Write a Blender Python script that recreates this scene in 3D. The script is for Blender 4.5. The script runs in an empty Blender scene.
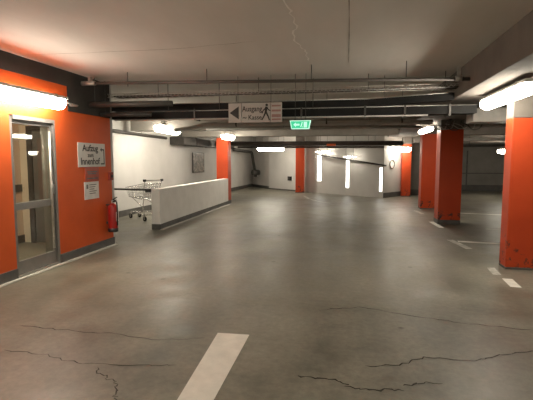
import bpy, bmesh, math, random
from mathutils import Vector, Matrix
random.seed(7)
C = bpy.context.scene.collection
SC = bpy.context.scene

# ------------------------------------------------------------------ materials
def new_mat(name):
    m = bpy.data.materials.new(name); m.use_nodes = True
    nt = m.node_tree
    return m, nt, nt.nodes['Principled BSDF']

def noise(nt, scale, detail=4, rough=.6, vec=None, dist=0.0):
    n = nt.nodes.new('ShaderNodeTexNoise')
    n.inputs['Scale'].default_value = scale
    n.inputs['Detail'].default_value = detail
    n.inputs['Roughness'].default_value = rough
    n.inputs['Distortion'].default_value = dist
    if vec is not None: nt.links.new(vec, n.inputs['Vector'])
    return n

def ramp(nt, src, stops):
    r = nt.nodes.new('ShaderNodeValToRGB')
    while len(r.color_ramp.elements) < len(stops): r.color_ramp.elements.new(.5)
    for e, (p, c) in zip(r.color_ramp.elements, stops):
        e.position = p; e.color = (*c, 1)
    nt.links.new(src, r.inputs['Fac'])
    return r

def coords(nt, scale=(1, 1, 1)):
    tc = nt.nodes.new('ShaderNodeTexCoord')
    mp = nt.nodes.new('ShaderNodeMapping'); mp.inputs['Scale'].default_value = scale
    nt.links.new(tc.outputs['Object'], mp.inputs['Vector'])
    return mp.outputs['Vector']

def surf(name, c1, c2, scale=3, rough=.6, metal=0, bump=0, bscale=40, rough2=None, spec=.5, stretch=(1, 1, 1), detail=5):
    m, nt, b = new_mat(name)
    v = coords(nt, stretch)
    n = noise(nt, scale, detail, .6, v)
    r = ramp(nt, n.outputs['Fac'], [(.3, c1), (.7, c2)])
    nt.links.new(r.outputs['Color'], b.inputs['Base Color'])
    b.inputs['Roughness'].default_value = rough
    b.inputs['Metallic'].default_value = metal
    b.inputs['Specular IOR Level'].default_value = spec
    if rough2 is not None:
        mr = nt.nodes.new('ShaderNodeMapRange')
        mr.inputs['From Min'].default_value = .3; mr.inputs['From Max'].default_value = .7
        mr.inputs['To Min'].default_value = rough; mr.inputs['To Max'].default_value = rough2
        nt.links.new(n.outputs['Fac'], mr.inputs['Value']); nt.links.new(mr.outputs['Result'], b.inputs['Roughness'])
    if bump:
        n2 = noise(nt, bscale, 4, .6, v)
        bp = nt.nodes.new('ShaderNodeBump'); bp.inputs['Strength'].default_value = bump; bp.inputs['Distance'].default_value = .02
        nt.links.new(n2.outputs['Fac'], bp.inputs['Height']); nt.links.new(bp.outputs['Normal'], b.inputs['Normal'])
    return m

def mix_col(nt, fac, a, b, mode='MIX'):
    x = nt.nodes.new('ShaderNodeMix'); x.data_type = 'RGBA'; x.blend_type = mode
    if isinstance(fac, float): x.inputs[0].default_value = fac
    else: nt.links.new(fac, x.inputs[0])
    for s, i in ((a, 6), (b, 7)):
        if isinstance(s, tuple): x.inputs[i].default_value = (*s, 1)
        else: nt.links.new(s, x.inputs[i])
    return x.outputs[2]

def floor_material():
    m, nt, b = new_mat('worn_concrete_floor')
    v = coords(nt)
    big = noise(nt, .55, 4, .55, v, .6)
    mid = noise(nt, 2.6, 6, .65, v, .4)
    fine = noise(nt, 17, 8, .75, v)
    c1 = ramp(nt, big.outputs['Fac'], [(.32, (.156, .144, .113)), (.68, (.258, .241, .198))])
    c2 = ramp(nt, mid.outputs['Fac'], [(.3, (.66, .65, .62)), (.5, (.95, .95, .93)), (.72, (1.18, 1.18, 1.16))])
    c3 = ramp(nt, fine.outputs['Fac'], [(.3, (.74, .74, .73)), (.7, (1.14, 1.14, 1.13))])
    col = mix_col(nt, 1.0, c1.outputs['Color'], c2.outputs['Color'], 'MULTIPLY')
    col = mix_col(nt, 1.0, col, c3.outputs['Color'], 'MULTIPLY')
    # tyre-worn tracks running along the aisle
    vt = coords(nt, (1.3, .12, 1))
    tr = noise(nt, 1.6, 3, .5, vt, .3)
    ct = ramp(nt, tr.outputs['Fac'], [(.35, (.78, .78, .78)), (.65, (1.08, 1.08, 1.08))])
    col = mix_col(nt, .7, col, ct.outputs['Color'], 'MULTIPLY')
    # small dark drips
    vo = nt.nodes.new('ShaderNodeTexVoronoi'); vo.inputs['Scale'].default_value = 1.5
    nt.links.new(v, vo.inputs['Vector'])
    sp = ramp(nt, vo.outputs['Distance'], [(.035, (.35, .34, .32)), (.06, (1, 1, 1))])
    col = mix_col(nt, .8, col, sp.outputs['Color'], 'MULTIPLY')
    nt.links.new(col, b.inputs['Base Color'])
    mr = nt.nodes.new('ShaderNodeMapRange')
    mr.inputs['From Min'].default_value = .3; mr.inputs['From Max'].default_value = .7
    mr.inputs['To Min'].default_value = .33; mr.inputs['To Max'].default_value = .55
    nt.links.new(mid.outputs['Fac'], mr.inputs['Value']); nt.links.new(mr.outputs['Result'], b.inputs['Roughness'])
    bp = nt.nodes.new('ShaderNodeBump'); bp.inputs['Strength'].default_value = .25; bp.inputs['Distance'].default_value = .02
    nt.links.new(mid.outputs['Fac'], bp.inputs['Height']); nt.links.new(bp.outputs['Normal'], b.inputs['Normal'])
    return m

def paint_orange(name, scuff=True, ca=(.58, .086, .014), cb=(.67, .108, .019)):
    m, nt, b = new_mat(name)
    v = coords(nt)
    n = noise(nt, 2.2, 5, .6, v)
    c = ramp(nt, n.outputs['Fac'], [(.3, ca), (.7, cb)])
    col = c.outputs['Color']
    if scuff:   # bumper scuffs: blotches that stay within the lowest part of the paint
        geo = nt.nodes.new('ShaderNodeNewGeometry'); sx = nt.nodes.new('ShaderNodeSeparateXYZ')
        nt.links.new(geo.outputs['Position'], sx.inputs['Vector'])
        h = nt.nodes.new('ShaderNodeMapRange'); h.inputs['From Min'].default_value = .25; h.inputs['From Max'].default_value = .75
        h.inputs['To Min'].default_value = .22; h.inputs['To Max'].default_value = 0
        nt.links.new(sx.outputs['Z'], h.inputs['Value'])
        n2 = noise(nt, 7, 5, .7, v, .5)
        ad = nt.nodes.new('ShaderNodeMath'); ad.operation = 'ADD'
        nt.links.new(n2.outputs['Fac'], ad.inputs[0]); nt.links.new(h.outputs['Result'], ad.inputs[1])
        r2 = ramp(nt, ad.outputs[0], [(.76, (0, 0, 0)), (.84, (1, 1, 1))])
        col = mix_col(nt, r2.outputs['Color'], col, (.07, .03, .025))
    nt.links.new(col, b.inputs['Base Color'])
    b.inputs['Roughness'].default_value = .5
    b.inputs['Specular IOR Level'].default_value = .35
    return m

def emit(name, col, strength):
    m, nt, b = new_mat(name)
    n = noise(nt, 2, 2)
    r = ramp(nt, n.outputs['Fac'], [(.2, tuple(x * .97 for x in col)), (.8, col)])
    nt.links.new(r.outputs['Color'], b.inputs['Emission Color'])
    b.inputs['Base Color'].default_value = (*[x * .6 for x in col], 1)
    b.inputs['Emission Strength'].default_value = strength
    return m

def glass_mat():
    m, nt, b = new_mat('door_glass')
    out = nt.nodes['Material Output']
    tr = nt.nodes.new('ShaderNodeBsdfTransparent'); tr.inputs['Color'].default_value = (.80, .84, .80, 1)
    gl = nt.nodes.new('ShaderNodeBsdfGlossy'); gl.inputs['Roughness'].default_value = .03
    lw = nt.nodes.new('ShaderNodeLayerWeight'); lw.inputs['Blend'].default_value = .5
    pw = nt.nodes.new('ShaderNodeMath'); pw.operation = 'POWER'; pw.inputs[1].default_value = 4
    nt.links.new(lw.outputs['Facing'], pw.inputs[0])
    fr = nt.nodes.new('ShaderNodeMath'); fr.operation = 'MULTIPLY_ADD'; fr.inputs[1].default_value = .8; fr.inputs[2].default_value = .045
    nt.links.new(pw.outputs[0], fr.inputs[0])
    mx = nt.nodes.new('ShaderNodeMixShader')
    nt.links.new(fr.outputs[0], mx.inputs['Fac']); nt.links.new(tr.outputs[0], mx.inputs[1]); nt.links.new(gl.outputs[0], mx.inputs[2])
    nt.links.new(mx.outputs[0], out.inputs['Surface'])
    return m

WARM = (1.0, .92, .765)
LAMP = 30.0
M = dict(
    floor=floor_material(),
    ceiling=surf('board_marked_ceiling', (.58, .555, .515), (.68, .65, .61), 1.3, .85, bump=.08, bscale=9, stretch=(1, .35, 1)),
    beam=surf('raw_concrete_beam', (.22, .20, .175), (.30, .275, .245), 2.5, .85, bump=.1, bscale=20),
    shaded=surf('shaded_concrete', (.030, .026, .023), (.052, .046, .041), 2.5, .85, bump=.1, bscale=20),  # bare concrete, colour darkened for the shade around pipes and trays
    beam2=surf('dark_raw_concrete', (.13, .112, .097), (.18, .158, .137), 2.5, .85, bump=.1, bscale=20),  # darker raw concrete for the long beam and column heads
    orange=paint_orange('orange_wall_paint', False),
    orange_col=paint_orange('orange_column_paint', True, (.47, .052, .012), (.54, .066, .015)),
    white=surf('white_wall_paint', (.56, .54, .515), (.65, .63, .60), 1.2, .7, bump=.05, bscale=30),
    parapet=surf('scuffed_white_paint', (.80, .78, .745), (.90, .88, .845), 3.5, .65, detail=8),
    darkwall=surf('grey_wall_paint', (.20, .185, .165), (.27, .25, .225), 1.5, .8),
    skirt=surf('dark_grey_skirting_paint', (.075, .073, .068), (.125, .120, .11), 4, .6),
    kerb=surf('pale_sealant', (.40, .385, .35), (.56, .535, .49), 9, .7),
    paint=surf('road_paint_worn', (.66, .64, .58), (.80, .775, .71), 8, .6, detail=9),
    oldpaint=surf('road_paint_faded', (.26, .25, .22), (.66, .635, .58), 9, .6, detail=9),
    crack=surf('crack_dark', (.030, .027, .022), (.07, .062, .05), 20, .9),
    lime=surf('lime_streak', (.80, .77, .73), (.88, .85, .81), 12, .9),
    seam=surf('ceiling_seam', (.20, .18, .155), (.27, .245, .215), 12, .9),
    alu=surf('door_aluminium_grey', (.20, .19, .18), (.25, .24, .225), 6, .42, metal=.35),
    steel=surf('galvanised_steel', (.42, .40, .37), (.60, .575, .54), 14, .38, metal=.8),
    darksteel=surf('dark_steel', (.055, .052, .047), (.095, .09, .082), 8, .5, metal=.4),
    tray=surf('black_tray_metal', (.008, .008, .008), (.015, .0145, .014), 6, .65, spec=.2),
    chrome=surf('bright_wire_steel', (.55, .54, .52), (.72, .71, .69), 20, .25, metal=.9),
    black=surf('black_plastic', (.012, .012, .012), (.025, .024, .023), 10, .5),
    grey=surf('grey_pipe_paint', (.36, .345, .32), (.46, .44, .41), 8, .35),
    brown=surf('brown_pipe_paint', (.05, .040, .033), (.08, .065, .054), 8, .5),
    duct=surf('dark_duct_sheet', (.06, .055, .05), (.10, .093, .085), 5, .55, metal=.3),
    red=surf('extinguisher_red', (.27, .012, .010), (.34, .016, .012), 5, .3),
    alarm=surf('alarm_box_red', (.22, .028, .018), (.28, .036, .024), 5, .5),
    dullred=surf('faded_red_panel', (.34, .06, .035), (.42, .08, .045), 6, .45),
    pap=surf('white_notice_paper', (.66, .63, .60), (.76, .73, .70), 8, .7),
    signw=surf('sign_face_greyed_white', (.58, .56, .53), (.66, .64, .60), 5, .5),
    signdim=surf('sign_face_grey', (.34, .325, .30), (.40, .385, .355), 5, .6),
    ink=surf('sign_black_ink', (.012, .012, .012), (.03, .029, .028), 9, .6),
    inkgrey=surf('faded_grey_ink', (.10, .09, .085), (.18, .165, .155), 9, .6),
    stripe=surf('sign_muted_red', (.24, .13, .12), (.30, .17, .155), 9, .6),
    beige=surf('beige_lobby_wall', (.62, .56, .45), (.69, .625, .51), 2, .75),
    greydoor=surf('grey_door_leaf', (.10, .10, .095), (.14, .14, .132), 3, .3),
    housing=surf('lamp_housing', (.55, .53, .50), (.65, .63, .60), 5, .5),
    diff=emit('lit_diffuser', WARM, LAMP),
    slit=emit('bright_slot', (1.0, .97, .90), 3.2),
    exitgreen=emit('exit_green', (.03, .42, .21), 1.0),
    exitwhite=emit('exit_white', (.55, 1.0, .78), .6),
    glass=glass_mat(),
)

def poster_mat():
    m, nt, b = new_mat('dark_poster_print')
    v = coords(nt)
    n = noise(nt, 7, 3, .5, v, 1.2)
    r = ramp(nt, n.outputs['Fac'], [(.38, (.05, .04, .03)), (.5, (.15, .12, .09)), (.62, (.30, .25, .19))])
    nt.links.new(r.outputs['Color'], b.inputs['Base Color']); b.inputs['Roughness'].default_value = .5
    return m
M['poster'] = poster_mat()

# ------------------------------------------------------------------ mesh helpers
class MB:
    def __init__(s): s.bm = bmesh.new()
    def box(s, a, b, bevel=0.0):
        a, b = Vector(a), Vector(b)
        r = bmesh.ops.create_cube(s.bm, size=1)
        sz = b - a; c = (a + b) / 2
        for v in r['verts']: v.co = Vector((v.co.x * sz.x, v.co.y * sz.y, v.co.z * sz.z)) + c
        if bevel:
            es = list({e for v in r['verts'] for e in v.link_edges})
            bmesh.ops.bevel(s.bm, geom=es, offset=bevel, segments=2, affect='EDGES', profile=.6)
        return s
    def poly(s, pts, z0, z1):
        lo = [s.bm.verts.new((p[0], p[1], z0)) for p in pts]; hi = [s.bm.verts.new((p[0], p[1], z1)) for p in pts]
        n = len(pts)
        s.bm.faces.new(lo[::-1]); s.bm.faces.new(hi)
        for i in range(n): s.bm.faces.new((lo[i], lo[(i + 1) % n], hi[(i + 1) % n], hi[i]))
        return s
    def tube(s, pts, r, n=10, cap=True):
        pts = [Vector(p) for p in pts]
        rs = r if isinstance(r, (list, tuple)) else [r] * len(pts)
        rings = []; up = None
        for i, p in enumerate(pts):
            if i == 0: d = pts[1] - p
            elif i == len(pts) - 1: d = p - pts[i - 1]
            else: d = (pts[i + 1] - p).normalized() + (p - pts[i - 1]).normalized()
            d.normalize()
            if up is None: up = Vector((0, 0, 1)) if abs(d.z) < .9 else Vector((1, 0, 0))
            a = d.cross(up).normalized(); up = a.cross(d).normalized()
            rings.append([s.bm.verts.new(p + rs[i] * (math.cos(t) * a + math.sin(t) * up)) for t in (2 * math.pi * k / n for k in range(n))])
        for u, w in zip(rings, rings[1:]):
            for k in range(n):
                f = s.bm.faces.new((u[k], u[(k + 1) % n], w[(k + 1) % n], w[k])); f.smooth = True
        if cap: s.bm.faces.new(rings[0][::-1]); s.bm.faces.new(rings[-1])
        return s
    def xf(s, mat):
        bmesh.ops.transform(s.bm, matrix=mat, verts=s.bm.verts); return s
    def build(s, name, m, parent=None, loc=None):
        bmesh.ops.recalc_face_normals(s.bm, faces=s.bm.faces)
        me = bpy.data.meshes.new(name); s.bm.to_mesh(me); s.bm.free()
        me.materials.append(M[m] if isinstance(m, str) else m)
        o = bpy.data.objects.new(name, me); C.objects.link(o)
        if parent is not None: o.parent = parent
        if loc is not None: o.location = loc
        return o

def bend(pts, r=.08, n=5):
    """round the corners of a polyline"""
    pts = [Vector(p) for p in pts]; out = [pts[0]]
    for a, b, c in zip(pts, pts[1:], pts[2:]):
        u = (a - b); w = (c - b); q = min(r, u.length * .45, w.length * .45)
        p0 = b + u.normalized() * q; p1 = b + w.normalized() * q
        for k in range(n + 1):
            t = k / n; out.append((1 - t) ** 2 * p0 + 2 * t * (1 - t) * b + t * t * p1)
    out.append(pts[-1]); return out

def thing(name, label, cat, loc=(0, 0, 0), rz=0, group=None):
    o = bpy.data.objects.new(name, None); C.objects.link(o); o.empty_display_size = .1
    o.location = loc; o.rotation_euler = (0, 0, rz); o['label'] = label; o['category'] = cat
    if group: o['group'] = group
    return o
def tag(o, label, cat, group=None):
    o['label'] = label; o['category'] = cat
    if group: o['group'] = group
    return o
def struct(o, label=None):
    o['kind'] = 'structure'
    if label: o['label'] = label
    return o
def copy_tree(o, parent=None):
    c = o.copy(); C.objects.link(c); c.parent = parent
    for ch in list(o.children): copy_tree(ch, c)
    return c
FACE_X = Matrix(((0, 0, 1), (1, 0, 0), (0, 1, 0)))       # text plane that faces +X
FACE_Y = Matrix(((1, 0, 0), (0, 0, -1), (0, 1, 0)))      # text plane that faces -Y
def text(body, size, m, parent, loc, rot, name='lettering', align='CENTER', sx=1.0, bold=0.0):
    cu = bpy.data.curves.new('t', 'FONT'); cu.body = body; cu.size = size; cu.align_x = align; cu.align_y = 'CENTER'; cu.extrude = .0012; cu.offset = bold
    tmp = bpy.data.objects.new('t', cu); C.objects.link(tmp)
    dg = bpy.context.evaluated_depsgraph_get()
    me = bpy.data.meshes.new_from_object(tmp.evaluated_get(dg))
    bpy.data.objects.remove(tmp); bpy.data.curves.remove(cu)
    me.name = name; me.materials.clear(); me.materials.append(M[m])
    me.transform(Matrix.Diagonal((sx, 1, 1, 1)))
    o = bpy.data.objects.new(name, me); C.objects.link(o); o.parent = parent
    o.location = loc; o.rotation_euler = rot.to_euler()
    return o
def plate(pts, t, rot, loc, name, m, parent):
    """flat outline in the text plane, thickness t"""
    o = MB().poly(pts, 0, t).build(name, m, parent)
    o.rotation_euler = rot.to_euler(); o.location = loc
    return o
def ribbon(pts, w, z, jit=0.0, sub=7, taper=True):
    """a ragged strip lying flat: crack or streak"""
    mb = MB(); P = []
    for (a, b) in zip(pts, pts[1:]):
        for k in range(sub):
            t = k / sub; P.append((a[0] + (b[0] - a[0]) * t + random.uniform(-jit, jit), a[1] + (b[1] - a[1]) * t + random.uniform(-jit, jit)))
    P.append(pts[-1]); n = len(P); L = []; R = []
    for i, p in enumerate(P):
        q0 = P[max(0, i - 1)]; q1 = P[min(n - 1, i + 1)]
        dx, dy = q1[0] - q0[0], q1[1] - q0[1]; l = math.hypot(dx, dy) or 1
        ww = w * random.uniform(.35, 1.1) * (.3 if taper and (i == 0 or i == n - 1) else 1) / 2
        L.append(mb.bm.verts.new((p[0] - dy / l * ww, p[1] + dx / l * ww, z))); R.append(mb.bm.verts.new((p[0] + dy / l * ww, p[1] - dx / l * ww, z)))
    for i in range(n - 1): mb.bm.faces.new((L[i], L[i + 1], R[i + 1], R[i]))
    return mb

H = 2.8      # ceiling
# ------------------------------------------------------------------ shell
fl = struct(MB().box((-7.2, -5, -.2), (8.4, 25.2, 0)).build('floor', 'floor'))
struct(MB().box((-7.2, -5, H), (8.4, 25.2, H + .2)).build('ceiling', 'ceiling'))
ce = bpy.data.objects['ceiling']

XL = -4.07
w = MB()
w.box((XL - .22, 3.0, 0), (XL, 4.66, 2.58)); w.box((XL - .22, 4.66, 2.06), (XL, 5.50, 2.58)); w.box((XL - .22, 5.50, 0), (XL, 5.80, 2.58)); w.box((XL - .22, 5.80, 0), (XL, 6.95, 2.22))
struct(w.build('wall_left', 'orange'))
struct(MB().box((XL, -4.8, 0), (XL + .015, 4.66, .135)).box((XL, 5.50, 0), (XL + .015, 6.965, .135)).build('baseboard_left', 'skirt'))
struct(MB().box((XL + .015, -4.8, 0), (XL + .075, 6.97, .012)).build('trim_1', 'kerb'))
struct(MB().box((XL - .22, -4.8, 2.58), (XL + .012, 6.95, H)).box((XL - .22, 5.80, 2.22), (XL + .012, 6.95, 2.58)).build('wall_left_upper', 'shaded'))
struct(MB().box((XL - .22, -4.8, 0), (XL, 3.0, 2.58)).build('wall_left_near', 'white'))  # unseen stretch, coloured white to cut orange bounce on the floor
# lobby behind the glass door
struct(MB().box((-5.95, 3.2, 0), (-5.80, 6.95, H)).build('wall_lobby', 'beige'))
struct(MB().box((-5.80, 3.2, 0), (-5.785, 6.85, .14)).box((-5.80, 3.2, .93), (-5.785, 6.85, 1.06)).build('baseboard_lobby', 'skirt'))
struct(MB().box((-5.80, 6.85, 0), (XL - .22, 6.95, H)).build('wall_lobby_end', 'beige'))
struct(MB().box((-5.80, 3.1, 0), (XL - .22, 3.2, H)).build('wall_lobby_near', 'beige'))
# inner door of the lobby
d2 = struct(bpy.data.objects.new('door_2', None)); C.objects.link(d2); d2.location = (-5.12, 6.85, 0)
d2['label'] = 'grey inner door with dark frame seen through the glass door'
struct(MB().box((-.50, -.05, 0), (-.40, 0, 2.1)).box((.42, -.05, 0), (.52, 0, 2.1)).box((-.4, -.05, 2.02), (.42, 0, 2.1)).build('door_frame', 'darksteel', d2))
struct(MB().box((-.40, -.03, .01), (.42, -.004, 2.02)).build('door_leaf', 'greydoor', d2))
struct(MB().tube([(.33, -.09, 1.0), (.33, -.09, 1.15)], .012).box((.32, -.09, 1.02), (.34, -.03, 1.04)).box((.32, -.09, 1.11), (.34, -.03, 1.13)).build('door_handle', 'steel', d2))

# glass entrance door (frame, mid rail, panes, pull bar)
d1 = struct(bpy.data.objects.new('door_1', None)); C.objects.link(d1); d1.location = (XL - .07, 5.08, 0)
d1['label'] = 'glazed door in a grey metal frame set in the left orange wall'
f = MB()
f.box((-.06, -.42, 0), (.05, -.36, 2.06)); f.box((-.145, .39, 0), (.07, .42, 2.06)); f.box((-.145, -.36, 2.01), (.07, .39, 2.06))
struct(f.build('door_frame', 'alu', d1))
f = MB()
f.box((-.03, -.36, .03), (.03, -.335, 2.01)); f.box((-.03, .345, .03), (.03, .39, 2.01)); f.box((-.03, -.335, 1.96), (.03, .345, 2.01))
f.box((-.03, -.335, .03), (.03, .345, .20)); f.box((-.03, -.335, .86), (.03, .345, .95))
struct(f.build('door_leaf', 'alu', d1))
struct(MB().box((-.005, -.335, .95), (.005, .345, 1.96)).build('upper_pane', 'glass', d1))
struct(MB().box((-.005, -.335, .20), (.005, .345, .86)).build('lower_pane', 'glass', d1))
struct(MB().tube([(.055, .315, .25), (.055, .315, 1.90)], .017, 12).tube([(.055, .315, .4), (.02, .36, .4)], .009).tube([(.055, .315, 1.7), (.02, .36, 1.7)], .009).build('door_handle', 'steel', d1))
struct(MB().box((.03, .35, 1.02), (.045, .385, 1.16)).build('lock_plate', 'steel', d1))
struct(MB().box((-.07, -.42, 0), (.07, .42, .028)).build('door_sill', 'steel', d1))

# passage wall on the far left, white
def seg_wall(p, q, z0, z1, th, side=1):
    p = Vector(p); q = Vector(q); d = (q - p).normalized(); n = Vector((-d.y, d.x)) * th * side
    return [tuple(p), tuple(q), tuple(q + n), tuple(p + n)]
PA, PB = (-6.00, 7.0), (-5.30, 24.03)
struct(MB().poly(seg_wall(PA, PB, 0, H, .25), 0, H).build('wall_passage', 'white'))
struct(MB().poly(seg_wall(PA, PB, 0, H, .018, -1), 0, .16).build('baseboard_passage', 'skirt'))
struct(MB().box((-6.2, 6.95, 0), (XL - .02, 7.06, H)).build('wall_passage_near', 'white'))
# angled back wall
P0, P1, P2, P3, P4 = (-5.30, 24.03), (-3.96, 21.94), (-2.23, 20.45), (1.43, 17.54), (2.25, 18.7)
struct(MB().poly(seg_wall(P0, P1, 0, H, .25), 0, H).poly(seg_wall(P1, P2, 0, H, .25), 0, H).build('wall_back_left', 'white'))
def along(x):  # point on the slotted stretch P2-P3
    t = (x - P2[0]) / (P3[0] - P2[0]); return (x, P2[1] + (P3[1] - P2[1]) * t)
wb = MB()
slots = [(-1.33, -1.13, .55, 1.78), (-.03, .10, .32, 1.63), (1.28, 1.385, .25, 1.20)]
x0 = P2[0]
for a, b, z0, z1 in slots:
    wb.poly(seg_wall(along(x0), along(a), 0, H, .25), 0, H)
    wb.poly(seg_wall(along(a), along(b), 0, H, .25), 0, z0)
    wb.poly(seg_wall(along(a), along(b), 0, H, .25), z1, H)
    x0 = b
wb.poly(seg_wall(along(x0), P3, 0, H, .25), 0, H)
struct(wb.build('wall_back', 'white'))
struct(MB().poly(seg_wall(P3, P4, 0, H, .03), 0, H).build('wall_back_return', 'white'))
struct(MB().poly(seg_wall(P3, P4, 0, .2, .02, -1), 0, .2).poly(seg_wall(P0, P1, 0, .2, .02, -1), 0, .14).poly(seg_wall(P1, P2, 0, .2, .02, -1), 0, .06).build('baseboard_back', 'skirt'))
for i, (a, b, z0, z1) in enumerate(slots):
    p, q = along(a), along(b)
    d = (Vector(q) - Vector(p)).normalized(); n = Vector((-d.y, d.x)) * .015
    o = MB().poly(seg_wall((p[0] + n.x, p[1] + n.y), (q[0] + n.x, q[1] + n.y), 0, 0, .02), z0, z1).build('window_%d' % (i + 1), 'slit')
    struct(o, ['tall narrow lit window slot left in the back wall', 'tall narrow lit window slot in the middle of the back wall', 'short lit window slot at the right end of the back wall'][i])
# pale raised panels beside the slots
for i, (a, b, z0, z1) in enumerate([(-1.53, -1.40, .54, 1.78), (-.46, -.03, .28, 1.63)]):
    struct(MB().poly(seg_wall(along(a), along(b), 0, 0, .02, -1), z0, z1).build('trim_%d' % (i + 2), 'white'))
# grey back wall to the right, right side wall and the wall behind the viewer
struct(MB().box((2.2, 19.3, 0), (3.9, 19.5, H)).box((3.7, 19.5, 0), (3.9, 22.3, H)).box((3.7, 22.3, 0), (8.2, 22.5, H)).build('wall_back_right', 'darkwall'))
struct(MB().box((2.2, 19.28, 0), (3.92, 19.3, .24)).box((3.9, 22.28, 0), (8.0, 22.3, .30)).build('baseboard_back_right', 'skirt'))
struct(MB().box((4.1, 22.285, .84), (8.0, 22.3, .88)).box((5.68, 22.285, .3), (5.74, 22.3, 1.95)).build('trim_4', 'skirt'))
struct(MB().box((8.0, -4.8, 0), (8.2, 22.5, H)).build('wall_right', 'darkwall'))
struct(MB().box((XL - .2, -5, 0), (8.2, -4.8, H)).build('wall_rear', 'darkwall'))
# concrete downstand beams
def beam(a, b): return struct(MB().box(a, b, .01).build('ceiling_beam', 'beam'))
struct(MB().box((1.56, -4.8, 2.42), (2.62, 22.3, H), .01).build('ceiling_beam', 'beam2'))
beam((-5.6, 10.55, 2.26), (1.56, 11.0, H))
beam((-5.5, 13.95, 2.28), (1.56, 14.4, H))
beam((-5.2, 18.4, 2.16), (1.2, 18.8, H)) if False else None
beam((2.62, 6.5, 2.42), (8.0, 6.9, H)); beam((2.62, 10.55, 2.26), (8.0, 11.0, H)); beam((2.62, 13.95, 2.26), (8.0, 14.4, H)); beam((2.62, 18.3, 2.2), (8.0, 18.7, H))

# floor cracks, ceiling cracks
for k, (pts, wd) in enumerate([
    ([(-2.91, 3.33), (-2.5, 3.29), (-1.92, 3.30), (-1.53, 3.24), (-1.15, 3.36)], .010),
    ([(-2.64, 2.85), (-2.2, 2.82), (-1.9, 2.74), (-1.39, 2.83), (-1.2, 2.86)], .011),
    ([(-1.77, 2.71), (-1.66, 2.62), (-1.52, 2.55), (-1.45, 2.44), (-1.38, 2.3)], .011),
    ([(-.24, 4.23), (.15, 4.38), (.75, 4.18), (1.2, 4.1), (1.7, 4.03), (2.6, 3.95)], .013),
    ([(.17, 3.10), (.42, 3.16), (.6, 3.32), (.98, 3.34), (1.2, 3.48), (1.5, 3.62), (1.9, 3.8)], .014),
    ([(-.32, 2.85), (-.1, 2.87), (.04, 2.81)], .018), ([(.02, 2.77), (.2, 2.78), (.39, 2.79)], .020), ([(.38, 2.85), (.52, 2.93), (.66, 2.94)], .015)]):
    struct(ribbon(pts, wd, .0025, .018).build('crack', 'crack', fl))
struct(ribbon([(-.56, 3.0), (-.52, 3.6), (-.50, 4.2), (-.60, 4.8), (-.50, 5.3), (-.52, 5.8)], .022, H - .003, .02).build('lime_streak', 'lime', ce))
struct(ribbon([(-.01, 3.0), (0, 4.5), (0, 6.0)], .012, H - .003, 0).build('ceiling_joint', 'seam', ce))
struct(ribbon([(-4.0, 4.85), (-2.0, 4.9), (-1.0, 4.75)], .012, H - .003, .01).build('ceiling_joint', 'seam', ce))

# ------------------------------------------------------------------ parapet
pl = [(-3.94, 8.62), (-3.94, 14.06), (-4.13, 14.06), (-4.13, 8.62)]
struct(MB().poly(pl, 0, .875).build('wall_parapet', 'parapet'), 'low white parapet wall beside the passage, ending at an orange column')
pb = [(-3.925, 8.605), (-3.925, 14.06), (-3.94, 14.06), (-3.94, 8.605)]
struct(MB().poly(pb, 0, .12).poly([(-4.13, 8.605), (-3.94, 8.605), (-3.94, 8.62), (-4.13, 8.62)], 0, .12).build('baseboard_parapet', 'skirt'))
struct(MB().poly([(-3.925, 8.57), (-3.86, 8.57), (-3.86, 14.0), (-3.925, 14.05)], 0, .012).build('trim_5', 'kerb'))

# ------------------------------------------------------------------ columns
def column(x0, y0, sx, sy, ztop, zhead, label, band=.10):
    t = thing('column', label, 'column', (x0 + sx / 2, y0 + sy / 2, 0), 0, 'orange concrete columns')
    a, b = sx / 2, sy / 2
    MB().box((-a, -b, band), (a, b, ztop), .012).build('shaft', 'orange_col', t)
    MB().box((-a - .003, -b - .003, 0), (a + .003, b + .003, band), .01).build('base_band', 'skirt', t)
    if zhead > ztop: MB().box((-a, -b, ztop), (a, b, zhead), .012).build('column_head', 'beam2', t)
    return t
column(2.17, 6.32, .45, .26, 2.06, 2.42, 'nearest orange column, at the right edge with a scuffed bottom corner', .03)
column(2.12, 10.6, .50, .45, 2.20, 2.42, 'orange column with cables round its head, second from the right edge')
column(2.24, 13.8, .46, .42, 2.28, 2.42, 'orange column standing directly behind the one with cables round its head', .03)
column(2.22, 18.4, .36, .4, 2.15, 2.42, 'far orange column lit by the lamp crossing its top', .03)
column(-4.35, 14.07, .40, .42, 2.24, 2.28, 'orange column at the far end of the white parapet', .12)
column(-2.30, 19.55, .38, .38, 2.18, H, 'farthest orange column, standing alone against the white back wall', .03)

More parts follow.
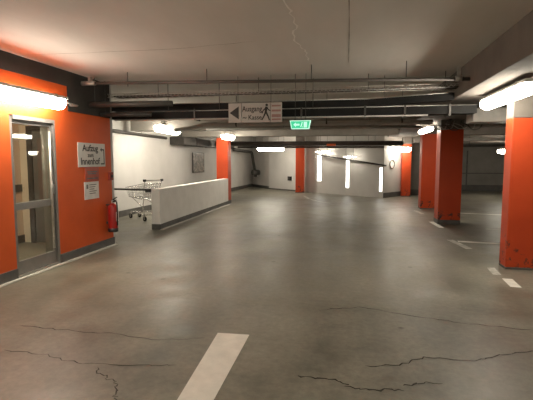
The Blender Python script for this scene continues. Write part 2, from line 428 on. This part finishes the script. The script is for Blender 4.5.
# ------------------------------------------------------------------ lamps
def lamp(length, label, loc, rz=0, rod=None, tilt=0.0, r=.09, hw=.62):
    """tube luminaire along local X; origin at the centre of the diffuser"""
    t = thing('fluorescent_lamp', label, 'lamp', loc, rz, 'fluorescent lamps')
    L = length / 2
    mb = MB(); n = 14; prof = []
    for k in range(n + 1):
        a = math.radians(-215 + 250 * k / n); prof.append((r * math.cos(a), r * 1.0 * math.sin(a)))
    rings = []
    for x, s in ((-L, .55), (-L + .04, .9), (-L + .10, 1), (L - .10, 1), (L - .04, .9), (L, .55)):
        rings.append([mb.bm.verts.new((x, p[0] * s, p[1] * s)) for p in prof])
    for u, v in zip(rings, rings[1:]):
        for k in range(len(prof)):
            q = (k + 1) % len(prof); ff = mb.bm.faces.new((u[k], u[q], v[q], v[k])); ff.smooth = True
    mb.bm.faces.new(rings[0][::-1]); mb.bm.faces.new(rings[-1])
    mb.build('diffuser', 'diff', t)
    MB().box((-L - .01, -r * hw, r * .45), (L + .01, r * hw, r * .45 + .04), .008).build('housing', 'housing', t)
    for s in (-1, 1): MB().box((s * L * .7 - .02, -r * (hw + .06), r * .4), (s * L * .7 + .02, r * (hw + .06), r * .45 + .047), .004).build('clip', 'steel', t)
    if rod is not None:
        for s in (-1, 1): MB().tube([(s * L * .6, 0, .07), (s * L * .6, 0, rod - loc[2])], .006, 6).build('hanger_rod', 'darksteel', t)
    return t
R90 = math.pi / 2
lamp(1.6, 'added unseen lamp on the left wall just outside the picture, nearer than the door', (XL + .19, -.9, 2.28), R90, H)  # these four unseen lamps are added to light the near floor and ceiling
lamp(1.6, 'added unseen lamp beside the column row just outside the picture on the right', (1.93, .3, 2.29), R90, 2.42)
lamp(1.6, 'added unseen lamp on the left wall behind the viewer', (XL + .19, -3.4, 2.28), R90, H)
lamp(1.6, 'added unseen lamp beside the column row behind the viewer', (1.93, -2.6, 2.29), R90, 2.42)
l1 = lamp(1.6, 'long lit lamp along the left orange wall above the glass door', (XL + .19, 4.62, 2.28), R90, r=.10, hw=.95)
for x in (-.5, .45): MB().box((x, .05, .05), (x + .05, .192, .08)).build('wall_bracket', 'steel', l1)
MB().tube([(.80, .02, .03), (1.22, .05, .02), (1.22, .19, .02)], .012, 8).build('conduit', 'grey', l1)
lamp(1.6, 'large lit lamp hanging beside the nearest column at the right edge', (1.93, 5.92, 2.29), R90, 2.42, hw=.85)
lamp(1.55, 'lit lamp hanging over the passage behind the white parapet', (-4.66, 10.8, 2.30), R90 + .06, H, r=.11)
lamp(1.1, 'lit lamp at the head of the column ending the parapet', (-3.72, 13.3, 2.23), R90, H, r=.10)
lamp(1.2, 'lit lamp crossing in front of the white back wall, left of the farthest column', (-3.37, 19.1, 2.02), 0, H, r=.12)
lamp(1.55, 'lit lamp running along the column row, left of the column with cables', (2.00, 11.9, 2.27), R90, 2.42, r=.07)
lamp(1.1, 'lit lamp crossing the far orange column just below its head', (1.93, 17.9, 1.93), 0, 2.42, r=.11)
lamp(.9, 'small lit lamp over the far right bay beside the nearest column', (6.1, 18.0, 1.84), .3, 2.8, r=.10)
lamp(.8, 'thin lit lamp above the left window slot of the back wall', (-1.05, 19.1, 1.86), -.62, H, r=.025)
lamp(.6, 'thin lit lamp above the middle window slot of the back wall', (.10, 18.05, 1.63), -.62, H, r=.025)

# ------------------------------------------------------------------ overhead services
def hanger(parent, x, y, z0, z1, r=.006): return MB().tube([(x, y, z0), (x, y, z1)], r, 6).build('hanger_rod', 'darksteel', parent)
# thin pipe right across under the ceiling
t = thing('overhead_pipe', 'long thin dark pipe crossing right under the near ceiling', 'pipe', (-1.05, 6.05, 2.60))
MB().tube([(-2.85, -.05, .05), (2.60, .05, -.05)], .023, 10).build('pipe', 'brown', t)
MB().tube([(-2.9, -.05, .05), (-2.68, -.05, .047)], .034, 10).box((-2.78, -.08, .07), (-2.74, -.02, .14)).build('end_fitting', 'steel', t)
MB().tube([(2.42, .03, -.042), (2.50, .03, -.043)], .036, 10).box((2.44, .02, -.02), (2.48, .04, .10)).build('clamp', 'steel', t)
for x in (-2.18, -.95, .55, 1.8): hanger(t, x, 0, -.01, .2)
# wire mesh tray
t = thing('wire_mesh_tray', 'wire mesh cable tray with a zigzag pattern above the black trays', 'cable tray', (-1.2, 6.72, 2.53))
mb = MB()
for y in (-.10, .10):
    for z in (0, .05): mb.tube([(-2.7, y, z), (2.74, y, z)], .004, 5)
n = 90
for k in range(n):
    x = -2.7 + 5.4 * k / n
    mb.tube([(x, -.10, .05), (x + .03, -.10, 0)], .003, 4); mb.tube([(x + .03, -.10, 0), (x + .06, -.10, .05)], .003, 4)
    if k % 2 == 0: mb.tube([(x, -.10, 0), (x, .10, 0)], .003, 4)
mb.build('mesh', 'steel', t)
mb = MB()
for k in range(5): mb.tube([(-2.6, -.07 + .035 * k, .012), (2.74, -.07 + .035 * k, .012)], .011, 6)
mb.build('cable', 'brown', t)
for x in (-1.9, -.2, 1.5, 2.6): hanger(t, x, .1, 0, .27)
# black trays
def black_tray(label, y, z, h, runs, lip='steel'):
    t = thing('cable_tray', label, 'cable tray', (0, y, z), 0, 'black cable trays')
    mb = MB(); lp = MB()
    for (xa, ya, za), (xb, yb, zb) in runs:
        for q in (0, .22):
            v = []
            for (x, yy, zz) in ((xa, ya, za), (xb, yb, zb)):
                for dy in (0, .012):
                    for dz in (0, h): v.append(mb.bm.verts.new((x, yy + q + dy, zz + dz)))
            for fidx in ((0, 1, 5, 4), (2, 6, 7, 3), (0, 4, 6, 2), (1, 3, 7, 5), (0, 2, 3, 1), (4, 5, 7, 6)): mb.bm.faces.new([v[i] for i in fidx])
        v = [mb.bm.verts.new(p) for p in ((xa, ya, za + .004), (xb, yb, zb + .004), (xb, yb + .22, zb + .004), (xa, ya + .22, za + .004))]; mb.bm.faces.new(v)
        lp.tube([(xa, ya - .003, za + h), (xb, yb - .003, zb + h)], .007, 6)
    mb.build('tray', 'tray', t); lp.build('edge_flange', lip, t)
    return t
t = black_tray('upper black cable tray crossing behind the hanging direction sign', 7.0, 2.345, .105, [((XL + .01, 0, 0), (.3, 0, 0)), ((.3, 0, 0), (1.54, -.13, .045))])
for x in (-3.0, -2.1, -.55, .55): hanger(t, x, -.01, 0, .45)
t = black_tray('lower black cable tray crossing behind the hanging direction sign', 7.0, 2.20, .125, [((XL + .01, 0, 0), (1.9, 0, 0))])
MB().tube([(-4.0, -.01, -.012), (1.2, -.01, -.02)], .012, 8).build('conduit', 'grey', t)
for x in (-2.55, -.75, .25, .85, 1.5): MB().box((x, -.02, -.03), (x + .03, .24, .145)).build('bracket', 'darksteel', t)
# pipes along the wall top on the left
for k, (yy, zz, r, m, lab) in enumerate([(6.35, 2.38, .045, 'duct', 'dark pipe leaving the left wall beneath the mesh tray'), (6.65, 2.25, .035, 'darksteel', 'thin dark pipe leaving the orange wall above the white notice sign')]):
    tag(MB().tube([(XL + .012, yy, zz), (-2.7 - .5 * k, yy + .1, zz)], r, 10).tube([(-3.97, yy + .01, zz), (-3.97, yy + .01, H)], .006, 6).build('overhead_pipe', m), lab, 'pipe')
# grey pipes beyond the trays
t = thing('overhead_pipe', 'thick pale grey pipe with a bend, crossing just beyond the black trays', 'pipe', (0, 8.5, 2.22))
MB().tube(bend([(-3.6, .25, -.09), (-3.12, 0, -.07), (-2.9, 0, .0), (1.55, 0, -.02)], .1), .045, 12).build('pipe', 'grey', t)
for x in (-2.2, -.4, 1.0): hanger(t, x, 0, 0, .58)
for x in (-2.2, -.4, 1.0): MB().tube([(x - .015, 0, 0), (x + .015, 0, 0)], .052, 12).build('clamp', 'darksteel', t)
t = thing('overhead_pipe', 'thin pale pipe crossing under the first concrete beam', 'pipe', (0, 10.2, 2.24))
MB().tube([(-3.4, 0, 0), (1.6, 0, 0)], .028, 10).build('pipe', 'grey', t)
for x in (-1.5, .5): hanger(t, x, 0, 0, .56)
t = thing('overhead_pipe', 'dark brown pipe crossing beyond the second concrete beam', 'pipe', (0, 16.4, 2.11))
MB().tube([(-5.1, 0, .02), (2.0, 0, 0)], .09, 12).build('pipe', 'brown', t)
for x in (-3.5, -1.0, 1.0): hanger(t, x, 0, 0, .69)
t = thing('overhead_pipe', 'dark thin pipe crossing lowest, in front of the back wall', 'pipe', (0, 17.2, 2.0))
MB().tube([(-4.4, 0, .02), (1.4, 0, 0)], .04, 10).build('pipe', 'brown', t)
for x in (-2.5, .8): hanger(t, x, 0, 0, .8)
tag(MB().box((-.75, 16.22, 2.02), (-.42, 16.312, 2.10), .006).build('junction_box', 'orange'), 'small orange box clipped on the dark brown overhead pipe', 'junction box')
# ventilation duct right of the column row
t = thing('ventilation_duct', 'pale grey ventilation duct crossing above the right bays behind the nearest column', 'duct', (4.5, 7.6, 2.2))
MB().box((-2.55, -.2, -.10), (3.45, .2, .12), .02).build('duct', 'grey', t)
for x in (-1.2, .6, 2.4): MB().box((x, -.215, -.115), (x + .04, .215, .135), .004).build('joint_flange', 'steel', t)
for x in (-1.9, 1.5): hanger(t, x, 0, .12, .6)
# passage pipes
t = thing('overhead_pipe', 'dark pipe hung along the top of the white passage wall', 'pipe', (-5.72, 10.2, 2.2))
MB().tube([(-.10, -3.0, .06), (.0, 2.9, 0)], .045, 10).build('pipe', 'duct', t)
for y in (-1.0, 1.2): hanger(t, 0, y, 0, .6)
t = thing('ventilation_duct', 'dark duct running along the passage wall above the picture', 'duct', (-5.45, 16.6, 2.0))
MB().box((-.28, -3.2, 0), (.22, 3.2, .26), .02).build('duct', 'duct', t)
for y in (-2.0, 0, 2.0): MB().box((-.29, y, -.012), (.235, y + .04, .272)).build('joint_flange', 'darksteel', t)
for y in (-1.5, 1.5): hanger(t, 0, y, .26, .8)
t = thing('drain_pipe', 'dark bent pipe with a valve in the far left corner', 'pipe', (-5.05, 22.4, 0))
MB().tube(bend([(-.05, -3.2, 1.98), (0, -.4, 1.93), (.06, .1, 1.9), (.16, .4, .85)], .15), .075, 10).build('pipe', 'darksteel', t)
MB().tube([(.10, .15, .84), (.36, .45, .82)], .15, 12).tube([(.2, .3, .6), (.2, .3, .8)], .09, 10).build('valve', 'darksteel', t)
t = tag(MB().tube([(-1.30, 19.55, 1.74), (.0, 18.5, 1.52), (1.50, 17.35, 1.28)], .035, 8).build('handrail', 'darksteel'), 'dark sloping rail crossing the slotted back wall', 'rail')
# cables around the head of the second column
t = thing('cable_bundle', 'tangle of pale cables round the head of the second column', 'cable', (2.37, 10.44, 2.2))
for k in range(6):
    x = -.5 + .15 * k
    MB().tube(bend([(x - .15, -.05, .05 + .02 * k), (x + .02, -.06, .08), (x + .12, -.05, .0 - .02 * (k % 3)), (x + .3, -.04, -.03 + .03 * (k % 2)), (x + .34, -.04, .18)], .08), .010, 6).build('cable', ('steel', 'grey', 'darksteel')[k % 3], t)
MB().tube([(-.1, -.05, .06), (-.1, -.05, .215)], .025, 8).build('conduit', 'darksteel', t)
# right lane conduits
t = thing('overhead_pipe', 'pale pipe crossing the far right bays under the ceiling', 'pipe', (5.2, 14.9, 2.16))
MB().tube([(-2.5, 0, 0), (2.7, 0, 0)], .05, 10).build('pipe', 'grey', t)
for x in (-1.0, 1.5): hanger(t, x, 0, 0, .64)
t = thing('overhead_pipe', 'dark pipe crossing the far right bays below the pale pipe', 'pipe', (5.2, 16.2, 2.0))
MB().tube([(-2.5, 0, 0), (2.7, 0, 0)], .05, 10).build('pipe', 'darksteel', t)
for x in (-1.0, 1.5): hanger(t, x, 0, 0, .8)

# ------------------------------------------------------------------ hanging direction sign
SY = 6.58
t = thing('direction_sign', 'hanging grey sign reading Ausgang and Kasse with a walking figure', 'sign', (-1.41, SY, 2.228))
for xa, xb, nm in ((-.42, -.215, 'arrow_panel'), (-.21, .245, 'text_panel'), (.25, .42, 'stripe_panel')):
    MB().box((xa, 0, -.15), (xb, .03, .15), .004).build(nm, 'signdim', t)
plate([(-.075, 0), (.07, .10), (.07, -.10)], .003, FACE_Y, (-.325, 0, 0), 'arrow', 'ink', t)
text('Ausgang', .115, 'ink', t, (-.20, -.001, .055), FACE_Y, align='LEFT', sx=.82, bold=.0015)
text('Kasse', .10, 'ink', t, (-.105, -.001, -.075), FACE_Y, align='LEFT', sx=.92, bold=.0015)
text('~', .10, 'ink', t, (-.19, -.001, -.075), FACE_Y, align='LEFT', bold=.003)
man = MB()
def limb(a, b, wa, wb):
    a = Vector(a); b = Vector(b); d = (b - a).normalized(); n = Vector((-d.y, d.x))
    man.poly([tuple(a + n * wa), tuple(a - n * wa), tuple(b - n * wb), tuple(b + n * wb)], 0, .003)
man.poly([(.012 + .021 * math.cos(k * .6283), .106 + .021 * math.sin(k * .6283)) for k in range(10)], 0, .003)
limb((.008, .08), (-.004, -.01), .020, .017); limb((.004, .07), (-.045, .02), .009, .008); limb((-.045, .02), (-.06, -.02), .008, .007)
limb((.012, .07), (.045, .03), .009, .008); limb((.045, .03), (.07, .02), .008, .006)
limb((0, 0), (.03, -.055), .014, .011); limb((.03, -.055), (.055, -.125), .011, .009); limb((-.004, 0), (-.03, -.06), .014, .011); limb((-.03, -.06), (-.065, -.12), .011, .009)
o = man.build('walking_figure', 'ink', t); o.rotation_euler = FACE_Y.to_euler(); o.location = (.175, -.001, .005)
for z0, z1 in ((.085, .11), (.01, .04), (-.075, -.03), (-.12, -.095)): MB().box((.265, -.003, z0), (.405, 0, z1)).build('stripe', 'stripe', t)
for x in (-.27, .25): hanger(t, x, .015, .15, .56, .004)

# green exit sign
t = thing('exit_sign', 'green lit emergency exit sign hanging right of the direction sign', 'sign', (-.71, 6.6, 2.035))
mb = MB()
vs = [mb.bm.verts.new(p) for p in ((-.16, 0, .065), (.16, 0, .065), (.135, 0, -.065), (-.135, 0, -.065), (-.16, .06, .065), (.16, .06, .065), (.135, .06, -.065), (-.135, .06, -.065))]
for q in ((0, 1, 2, 3), (4, 7, 6, 5), (0, 4, 5, 1), (1, 5, 6, 2), (2, 6, 7, 3), (3, 7, 4, 0)): mb.bm.faces.new([vs[i] for i in q])
mb.build('sign_body', 'exitwhite', t)
MB().poly([(-.145, .052), (.145, .052), (.124, -.052), (-.124, -.052)][::-1], 0, .002).xf(FACE_Y.to_4x4()).build('green_face', 'exitgreen', t)
plate([(-.105, 0), (-.065, .035), (-.065, .014), (-.01, .014), (-.01, -.014), (-.065, -.014), (-.065, -.035)], .002, FACE_Y, (0, -.002, 0), 'arrow', 'exitwhite', t)
plate([(.055, -.042), (.055, .042), (.105, .042), (.105, -.042)][::-1], .002, FACE_Y, (0, -.002, 0), 'door_symbol', 'exitwhite', t)
rm = MB()
rm.poly([(.030 + .009 * math.cos(k * .7854), .030 + .009 * math.sin(k * .7854)) for k in range(8)], 0, .002)
rm.poly([(.018, .02), (.012, -.008), (.026, -.012), (.036, .015)], 0, .002); rm.poly([(.012, -.008), (-.002, -.035), (.008, -.038), (.022, -.01)], 0, .002); rm.poly([(.02, -.01), (.035, -.022), (.036, -.042), (.028, -.042), (.026, -.026), (.014, -.014)], 0, .002)
o = rm.build('running_figure', 'exitwhite', t); o.rotation_euler = FACE_Y.to_euler(); o.location = (0, -.002, 0)
MB().box((-.10, .01, .065), (.10, .05, .085)).build('mount', 'darksteel', t)
for x in (-.08, .08): hanger(t, x, .03, .08, .765, .004)

# ------------------------------------------------------------------ things on the orange wall
SX = XL + .001
t = thing('wall_sign', 'white wall sign reading Aufzug zum Innenhof on the orange wall', 'sign', (SX, 6.37, 1.58))
MB().box((0, -.375, -.19), (.012, .375, .19), .003).build('sign_board', 'signw', t)
text('Aufzug', .145, 'ink', t, (.0125, -.05, .105), FACE_X, sx=1.06, bold=.003)
text('zum', .095, 'ink', t, (.0125, -.05, -.005), FACE_X, bold=.002)
text('Innenhof', .15, 'ink', t, (.0125, -.06, -.105), FACE_X, sx=.98, bold=.003)
mb = MB(); mb.box((.012, .325, -.14), (.0145, .345, .10)); mb.box((.012, .235, -.155), (.0145, .345, -.135)); mb.box((.012, .25, .08), (.0145, .345, .10))
mb.poly([(0, 0), (.035, .035), (.035, -.035)], 0, .0025)
mb.bm.verts.ensure_lookup_table()
for v in mb.bm.verts[-6:]: v.co = FACE_X @ v.co + Vector((.012, .23, .09))
mb.build('bent_arrow', 'ink', t)
t = thing('notice_panel', 'faded reddish notice panel with dark print below the white wall sign', 'sign', (SX, 6.35, 1.28))
MB().box((0, -.19, -.12), (.01, .19, .125), .002).build('panel', 'dullred', t)
mb = MB()
for z, a, b in ((.03, -.14, .14), (.0, -.12, .11), (-.075, -.15, .15)): mb.box((.01, a, z - .010), (.0115, b, z + .010))
mb.build('printed_lines', 'inkgrey', t)
t = thing('paper_notice', 'white paper notice taped low on the orange wall', 'notice', (SX, 6.33, 1.01))
MB().box((0, -.20, -.14), (.006, .20, .14)).build('sheet', 'pap', t)
mb = MB()
for k in range(5): mb.box((.006, -.07, .085 - .035 * k), (.0072, .13 - .03 * (k % 3), .097 - .035 * k))
mb.box((.006, -.15, .03), (.0072, -.10, .10)); mb.build('printed_lines', 'inkgrey', t)
t = thing('alarm_box', 'small dark red box near the corner of the orange wall', 'alarm box', (SX, 6.88, 1.22))
MB().box((0, -.055, -.07), (.045, .055, .07), .006).build('casing', 'alarm', t)
MB().tube([(.045, 0, 0), (.056, 0, 0)], .028, 12).build('push_button', 'black', t)

# fire extinguisher
t = thing('fire_extinguisher', 'red fire extinguisher hanging at the corner of the orange wall', 'fire extinguisher', (XL + .11, 6.76, .28))
MB().tube([(0, 0, .0), (0, 0, .02), (0, 0, .05), (0, 0, .40), (0, 0, .44), (0, 0, .465), (0, 0, .48)], [.074, .08, .082, .082, .068, .04, .025], 20).build('cylinder', 'red', t)
MB().tube([(0, 0, -.012), (0, 0, .05)], .0835, 20).build('foot_ring', 'black', t)
MB().tube([(0, 0, .475), (0, 0, .53)], .02, 12).build('valve', 'steel', t)
MB().tube(bend([(-.02, 0, .52), (.0, .03, .54), (.03, .10, .575)], .02), .011, 8).tube([(0, 0, .525), (.02, .1, .525)], .010, 8).build('lever', 'black', t)
MB().tube(bend([(.02, -.01, .51), (.09, -.02, .52), (.105, -.03, .42), (.098, -.03, .1)], .05), .012, 8).build('hose', 'black', t)
MB().box((.0805, -.035, .17), (.0845, .045, .33)).build('instruction_label', 'pap', t)
MB().box((-.109, -.03, .12), (-.078, .03, .16)).box((-.109, -.03, .44), (-.03, .03, .46)).build('wall_bracket', 'darksteel', t)

# ------------------------------------------------------------------ picture and small things at the back
q = thing('poster', 'dark framed picture on the white passage wall', 'poster', (-5.62, 15.83, 1.40), math.atan2(.70, 17.03) * -1)
MB().box((0, -.55, -.36), (.02, .55, .36)).build('print', 'poster', q)
MB().box((0, -.57, -.38), (.028, -.55, .38)).box((0, .55, -.38), (.028, .57, .38)).box((0, -.55, .36), (.028, .55, .38)).box((0, -.55, -.38), (.028, .55, -.36)).build('frame', 'brown', q)
d = Vector((P2[0] - P1[0], P2[1] - P1[1])).normalized()
t = thing('wall_box', 'small black box low on the white back wall beside the farthest column', 'socket box', (-2.72, 20.85, .60), math.atan2(d.y, d.x))
MB().box((-.12, -.06, -.1), (.12, -.002, .1), .01).build('casing', 'black', t); MB().box((-.07, -.075, -.05), (.07, -.06, .05)).build('cover', 'darksteel', t)
d = Vector((P4[0] - P3[0], P4[1] - P3[1])).normalized()
t = thing('round_sign', 'round sign with a dark rim on the end of the back wall', 'sign', (1.78, 18.03, 1.33), math.atan2(d.y, d.x))
MB().tube([(0, -.012, 0), (0, -.002, 0)], .17, 24).build('disc', 'pap', t)
mb = MB(); ring = [(.17 * math.cos(k * math.pi / 12), -.018, .17 * math.sin(k * math.pi / 12)) for k in range(25)]; mb.tube(ring, .018, 6); mb.build('rim', 'darksteel', t)

# hand rail closing the passage
t = thing('handrail', 'dark steel rail across the passage between orange wall and parapet', 'rail', (-5.1, 8.95, -.025))
MB().tube([(-.81, 0, .87), (.96, 0, .86)], .022, 10).build('rail', 'darksteel', t)
MB().tube([(.95, 0, .86), (.969, 0, .86)], .05, 12).build('flange', 'darksteel', t); MB().tube([(-.815, 0, .87), (-.803, 0, .87)], .05, 12).build('flange', 'darksteel', t)

# ------------------------------------------------------------------ shopping trolley
t = thing('shopping_trolley', 'wire shopping trolley parked in the passage behind the white parapet', 'shopping trolley', (-4.68, 9.9, 0), math.radians(150))
# local +X = front, handle at x = 0
def grid(mb, a, b, c, d, nu, nv, r):   # wires over the quad a-b-c-d
    a, b, c, d = map(Vector, (a, b, c, d))
    for i in range(nu + 1):
        u = i / nu; mb.tube([a.lerp(b, u), d.lerp(c, u)], r, 4)
    for j in range(nv + 1):
        w_ = j / nv; mb.tube([a.lerp(d, w_), b.lerp(c, w_)], r, 4)
T = [(.08, -.26, .92), (.08, .26, .92), (.92, .21, .80), (.92, -.21, .80)]
B = [(.16, -.19, .52), (.16, .19, .52), (.86, .16, .56), (.86, -.16, .56)]
mb = MB()
grid(mb, B[0], B[3], T[3], T[0], 14, 5, .0035); grid(mb, B[1], B[2], T[2], T[1], 14, 5, .0035); grid(mb, B[3], B[2], T[2], T[3], 8, 5, .0035)
grid(mb, B[0], B[3], B[2], B[1], 10, 7, .0035); grid(mb, B[0], B[1], T[1], T[0], 8, 5, .0035)
mb.tube([T[0], T[1], T[2], T[3], T[0]], .008, 6)
mb.build('basket', 'chrome', t)
MB().tube([(0, -.25, 1.0), (0, .25, 1.0)], .015, 10).build('handle', 'grey', t)
for s in (-1, 1): MB().box((-.025, s * .25 - .03, .975), (.03, s * .25 + .03, 1.03), .006).build('handle_bracket', 'black', t)
mb = MB(); mb.tube([(.10, -.17, .90), (.22, -.16, .66)], .006, 6); mb.tube([(.10, .17, .90), (.22, .16, .66)], .006, 6); grid(mb, (.10, -.17, .9), (.10, .17, .9), (.22, .16, .66), (.22, -.16, .66), 8, 3, .0035)
mb.build('child_seat_flap', 'chrome', t)
MB().box((.10, -.13, .70), (.17, .13, .79), .004).build('seat_panel', 'black', t)
for s in (-1, 1):
    MB().tube(bend([(0, s * .24, 1.0), (.06, s * .24, .86), (.10, s * .23, .5), (.16, s * .22, .32), (.06, s * .23, .15)], .06), .011, 8).build('frame_upright', 'chrome', t)
    MB().tube(bend([(.06, s * .23, .15), (.5, s * .18, .19), (.86, s * .13, .17)], .06), .011, 8).build('bottom_rail', 'chrome', t)
    MB().tube([(.16, s * .21, .33), (.70, s * .16, .55)], .009, 8).build('basket_support', 'chrome', t)
MB().tube([(.86, -.13, .17), (.86, .13, .17)], .011, 8).tube([(.06, -.23, .15), (.06, .23, .15)], .011, 8).tube([(.4, -.19, .185), (.4, .19, .185)], .009, 8).build('cross_bar', 'chrome', t)
for x, y in ((.06, .23), (.06, -.23), (.84, .13), (.84, -.13)):
    c = MB().box((x - .02, y - .022, .10), (x + .02, y + .022, .155), .004).box((x - .015, y - .022, .04), (x + .015, y - .016, .11)).box((x - .015, y + .016, .04), (x + .015, y + .022, .11)).build('caster', 'steel', t)
    MB().tube([(x, y - .014, .0625), (x, y + .014, .0625)], .0625, 16).build('wheel', 'black', c)

# ------------------------------------------------------------------ painted markings on the floor
def mark(pts, m, label, z=.003):
    mb = MB(); mb.bm.faces.new([mb.bm.verts.new((p[0], p[1], z)) for p in pts])
    return tag(mb.build('painted_line', m), label, 'floor marking', 'painted floor markings')
def stripe(p, q, wd, m, label):
    p = Vector(p); q = Vector(q); d = (q - p).normalized(); n = Vector((-d.y, d.x)) * wd / 2
    return mark([tuple(p + n), tuple(p - n), tuple(q - n), tuple(q + n)], m, label)
mark([(-1.08, 3.48), (-.955, 1.2), (-.79, 1.2), (-.80, 3.49)], 'paint', 'broad white painted line running out of the bottom of the picture')
stripe((2.00, 6.38), (1.96, 5.98), .10, 'oldpaint', 'upper short white dash beside the nearest column')
stripe((2.02, 5.80), (1.99, 5.42), .12, 'paint', 'lower short white dash in front of the nearest column')
stripe((1.93, 8.50), (2.06, 7.68), .12, 'oldpaint', 'white dash crossing the end of the nearer bay line')
stripe((2.04, 8.36), (4.6, 7.98), .13, 'paint', 'nearer white bay line running right behind the nearest column')
stripe((2.04, 10.95), (2.09, 9.98), .11, 'paint', 'white dash at the foot of the column with cables round its head')
stripe((2.02, 13.3), (2.10, 12.45), .11, 'oldpaint', 'white dash at the foot of the third column on the right')
stripe((2.9, 12.95), (6.0, 12.3), .13, 'paint', 'farther white bay line beyond the column with cables')
stripe((3.0, 10.0), (3.7, 9.8), .10, 'oldpaint', 'faint white line piece right of the column with cables')
arc = [(-1.75, 18.0), (-1.45, 16.7), (-1.05, 15.7), (-.55, 15.05)]
tag(ribbon(arc, .12, .003, 0, 3, False).build('painted_line', 'oldpaint'), 'curved white line on the floor in front of the farthest column', 'floor marking', 'painted floor markings')

# ------------------------------------------------------------------ lights, world, camera
ld = bpy.data.lights.new('lobby_light', 'AREA'); ld.energy = 45; ld.color = (1, .86, .66); ld.shape = 'RECTANGLE'; ld.size = .3; ld.size_y = 1.0
lo = bpy.data.objects.new('lobby_light', ld); C.objects.link(lo); lo.location = (-5.0, 4.9, 2.75)
wd = bpy.data.worlds.new('World'); SC.world = wd; wd.use_nodes = True
wd.node_tree.nodes['Background'].inputs['Color'].default_value = (.9, .85, .75, 1)
wd.node_tree.nodes['Background'].inputs['Strength'].default_value = .02

cam = bpy.data.cameras.new('Camera'); co = bpy.data.objects.new('Camera', cam); C.objects.link(co)
Rm = Matrix(((0.9830667011, -0.0169730551, 0.1824603424), (0.1832480864, 0.0910549497, -0.9788407097), (0.0, 0.9957012160, 0.0926233689)))
co.matrix_world = Matrix.Translation((0, 0, 1.5)) @ Rm.to_4x4()
cam.sensor_width = 36; cam.sensor_fit = 'HORIZONTAL'; cam.lens = 430 / 533 * 36; cam.clip_start = .05
SC.camera = co
SC.view_settings.view_transform = 'Standard'; SC.view_settings.look = 'None'; SC.view_settings.gamma = 1
SC.view_settings.use_curve_mapping = False
SC.view_settings.exposure = 0.5
SC.cycles.use_denoising = True
SC.cycles.max_bounces = 8; SC.cycles.diffuse_bounces = 5
SC.cycles.sample_clamp_indirect = 20
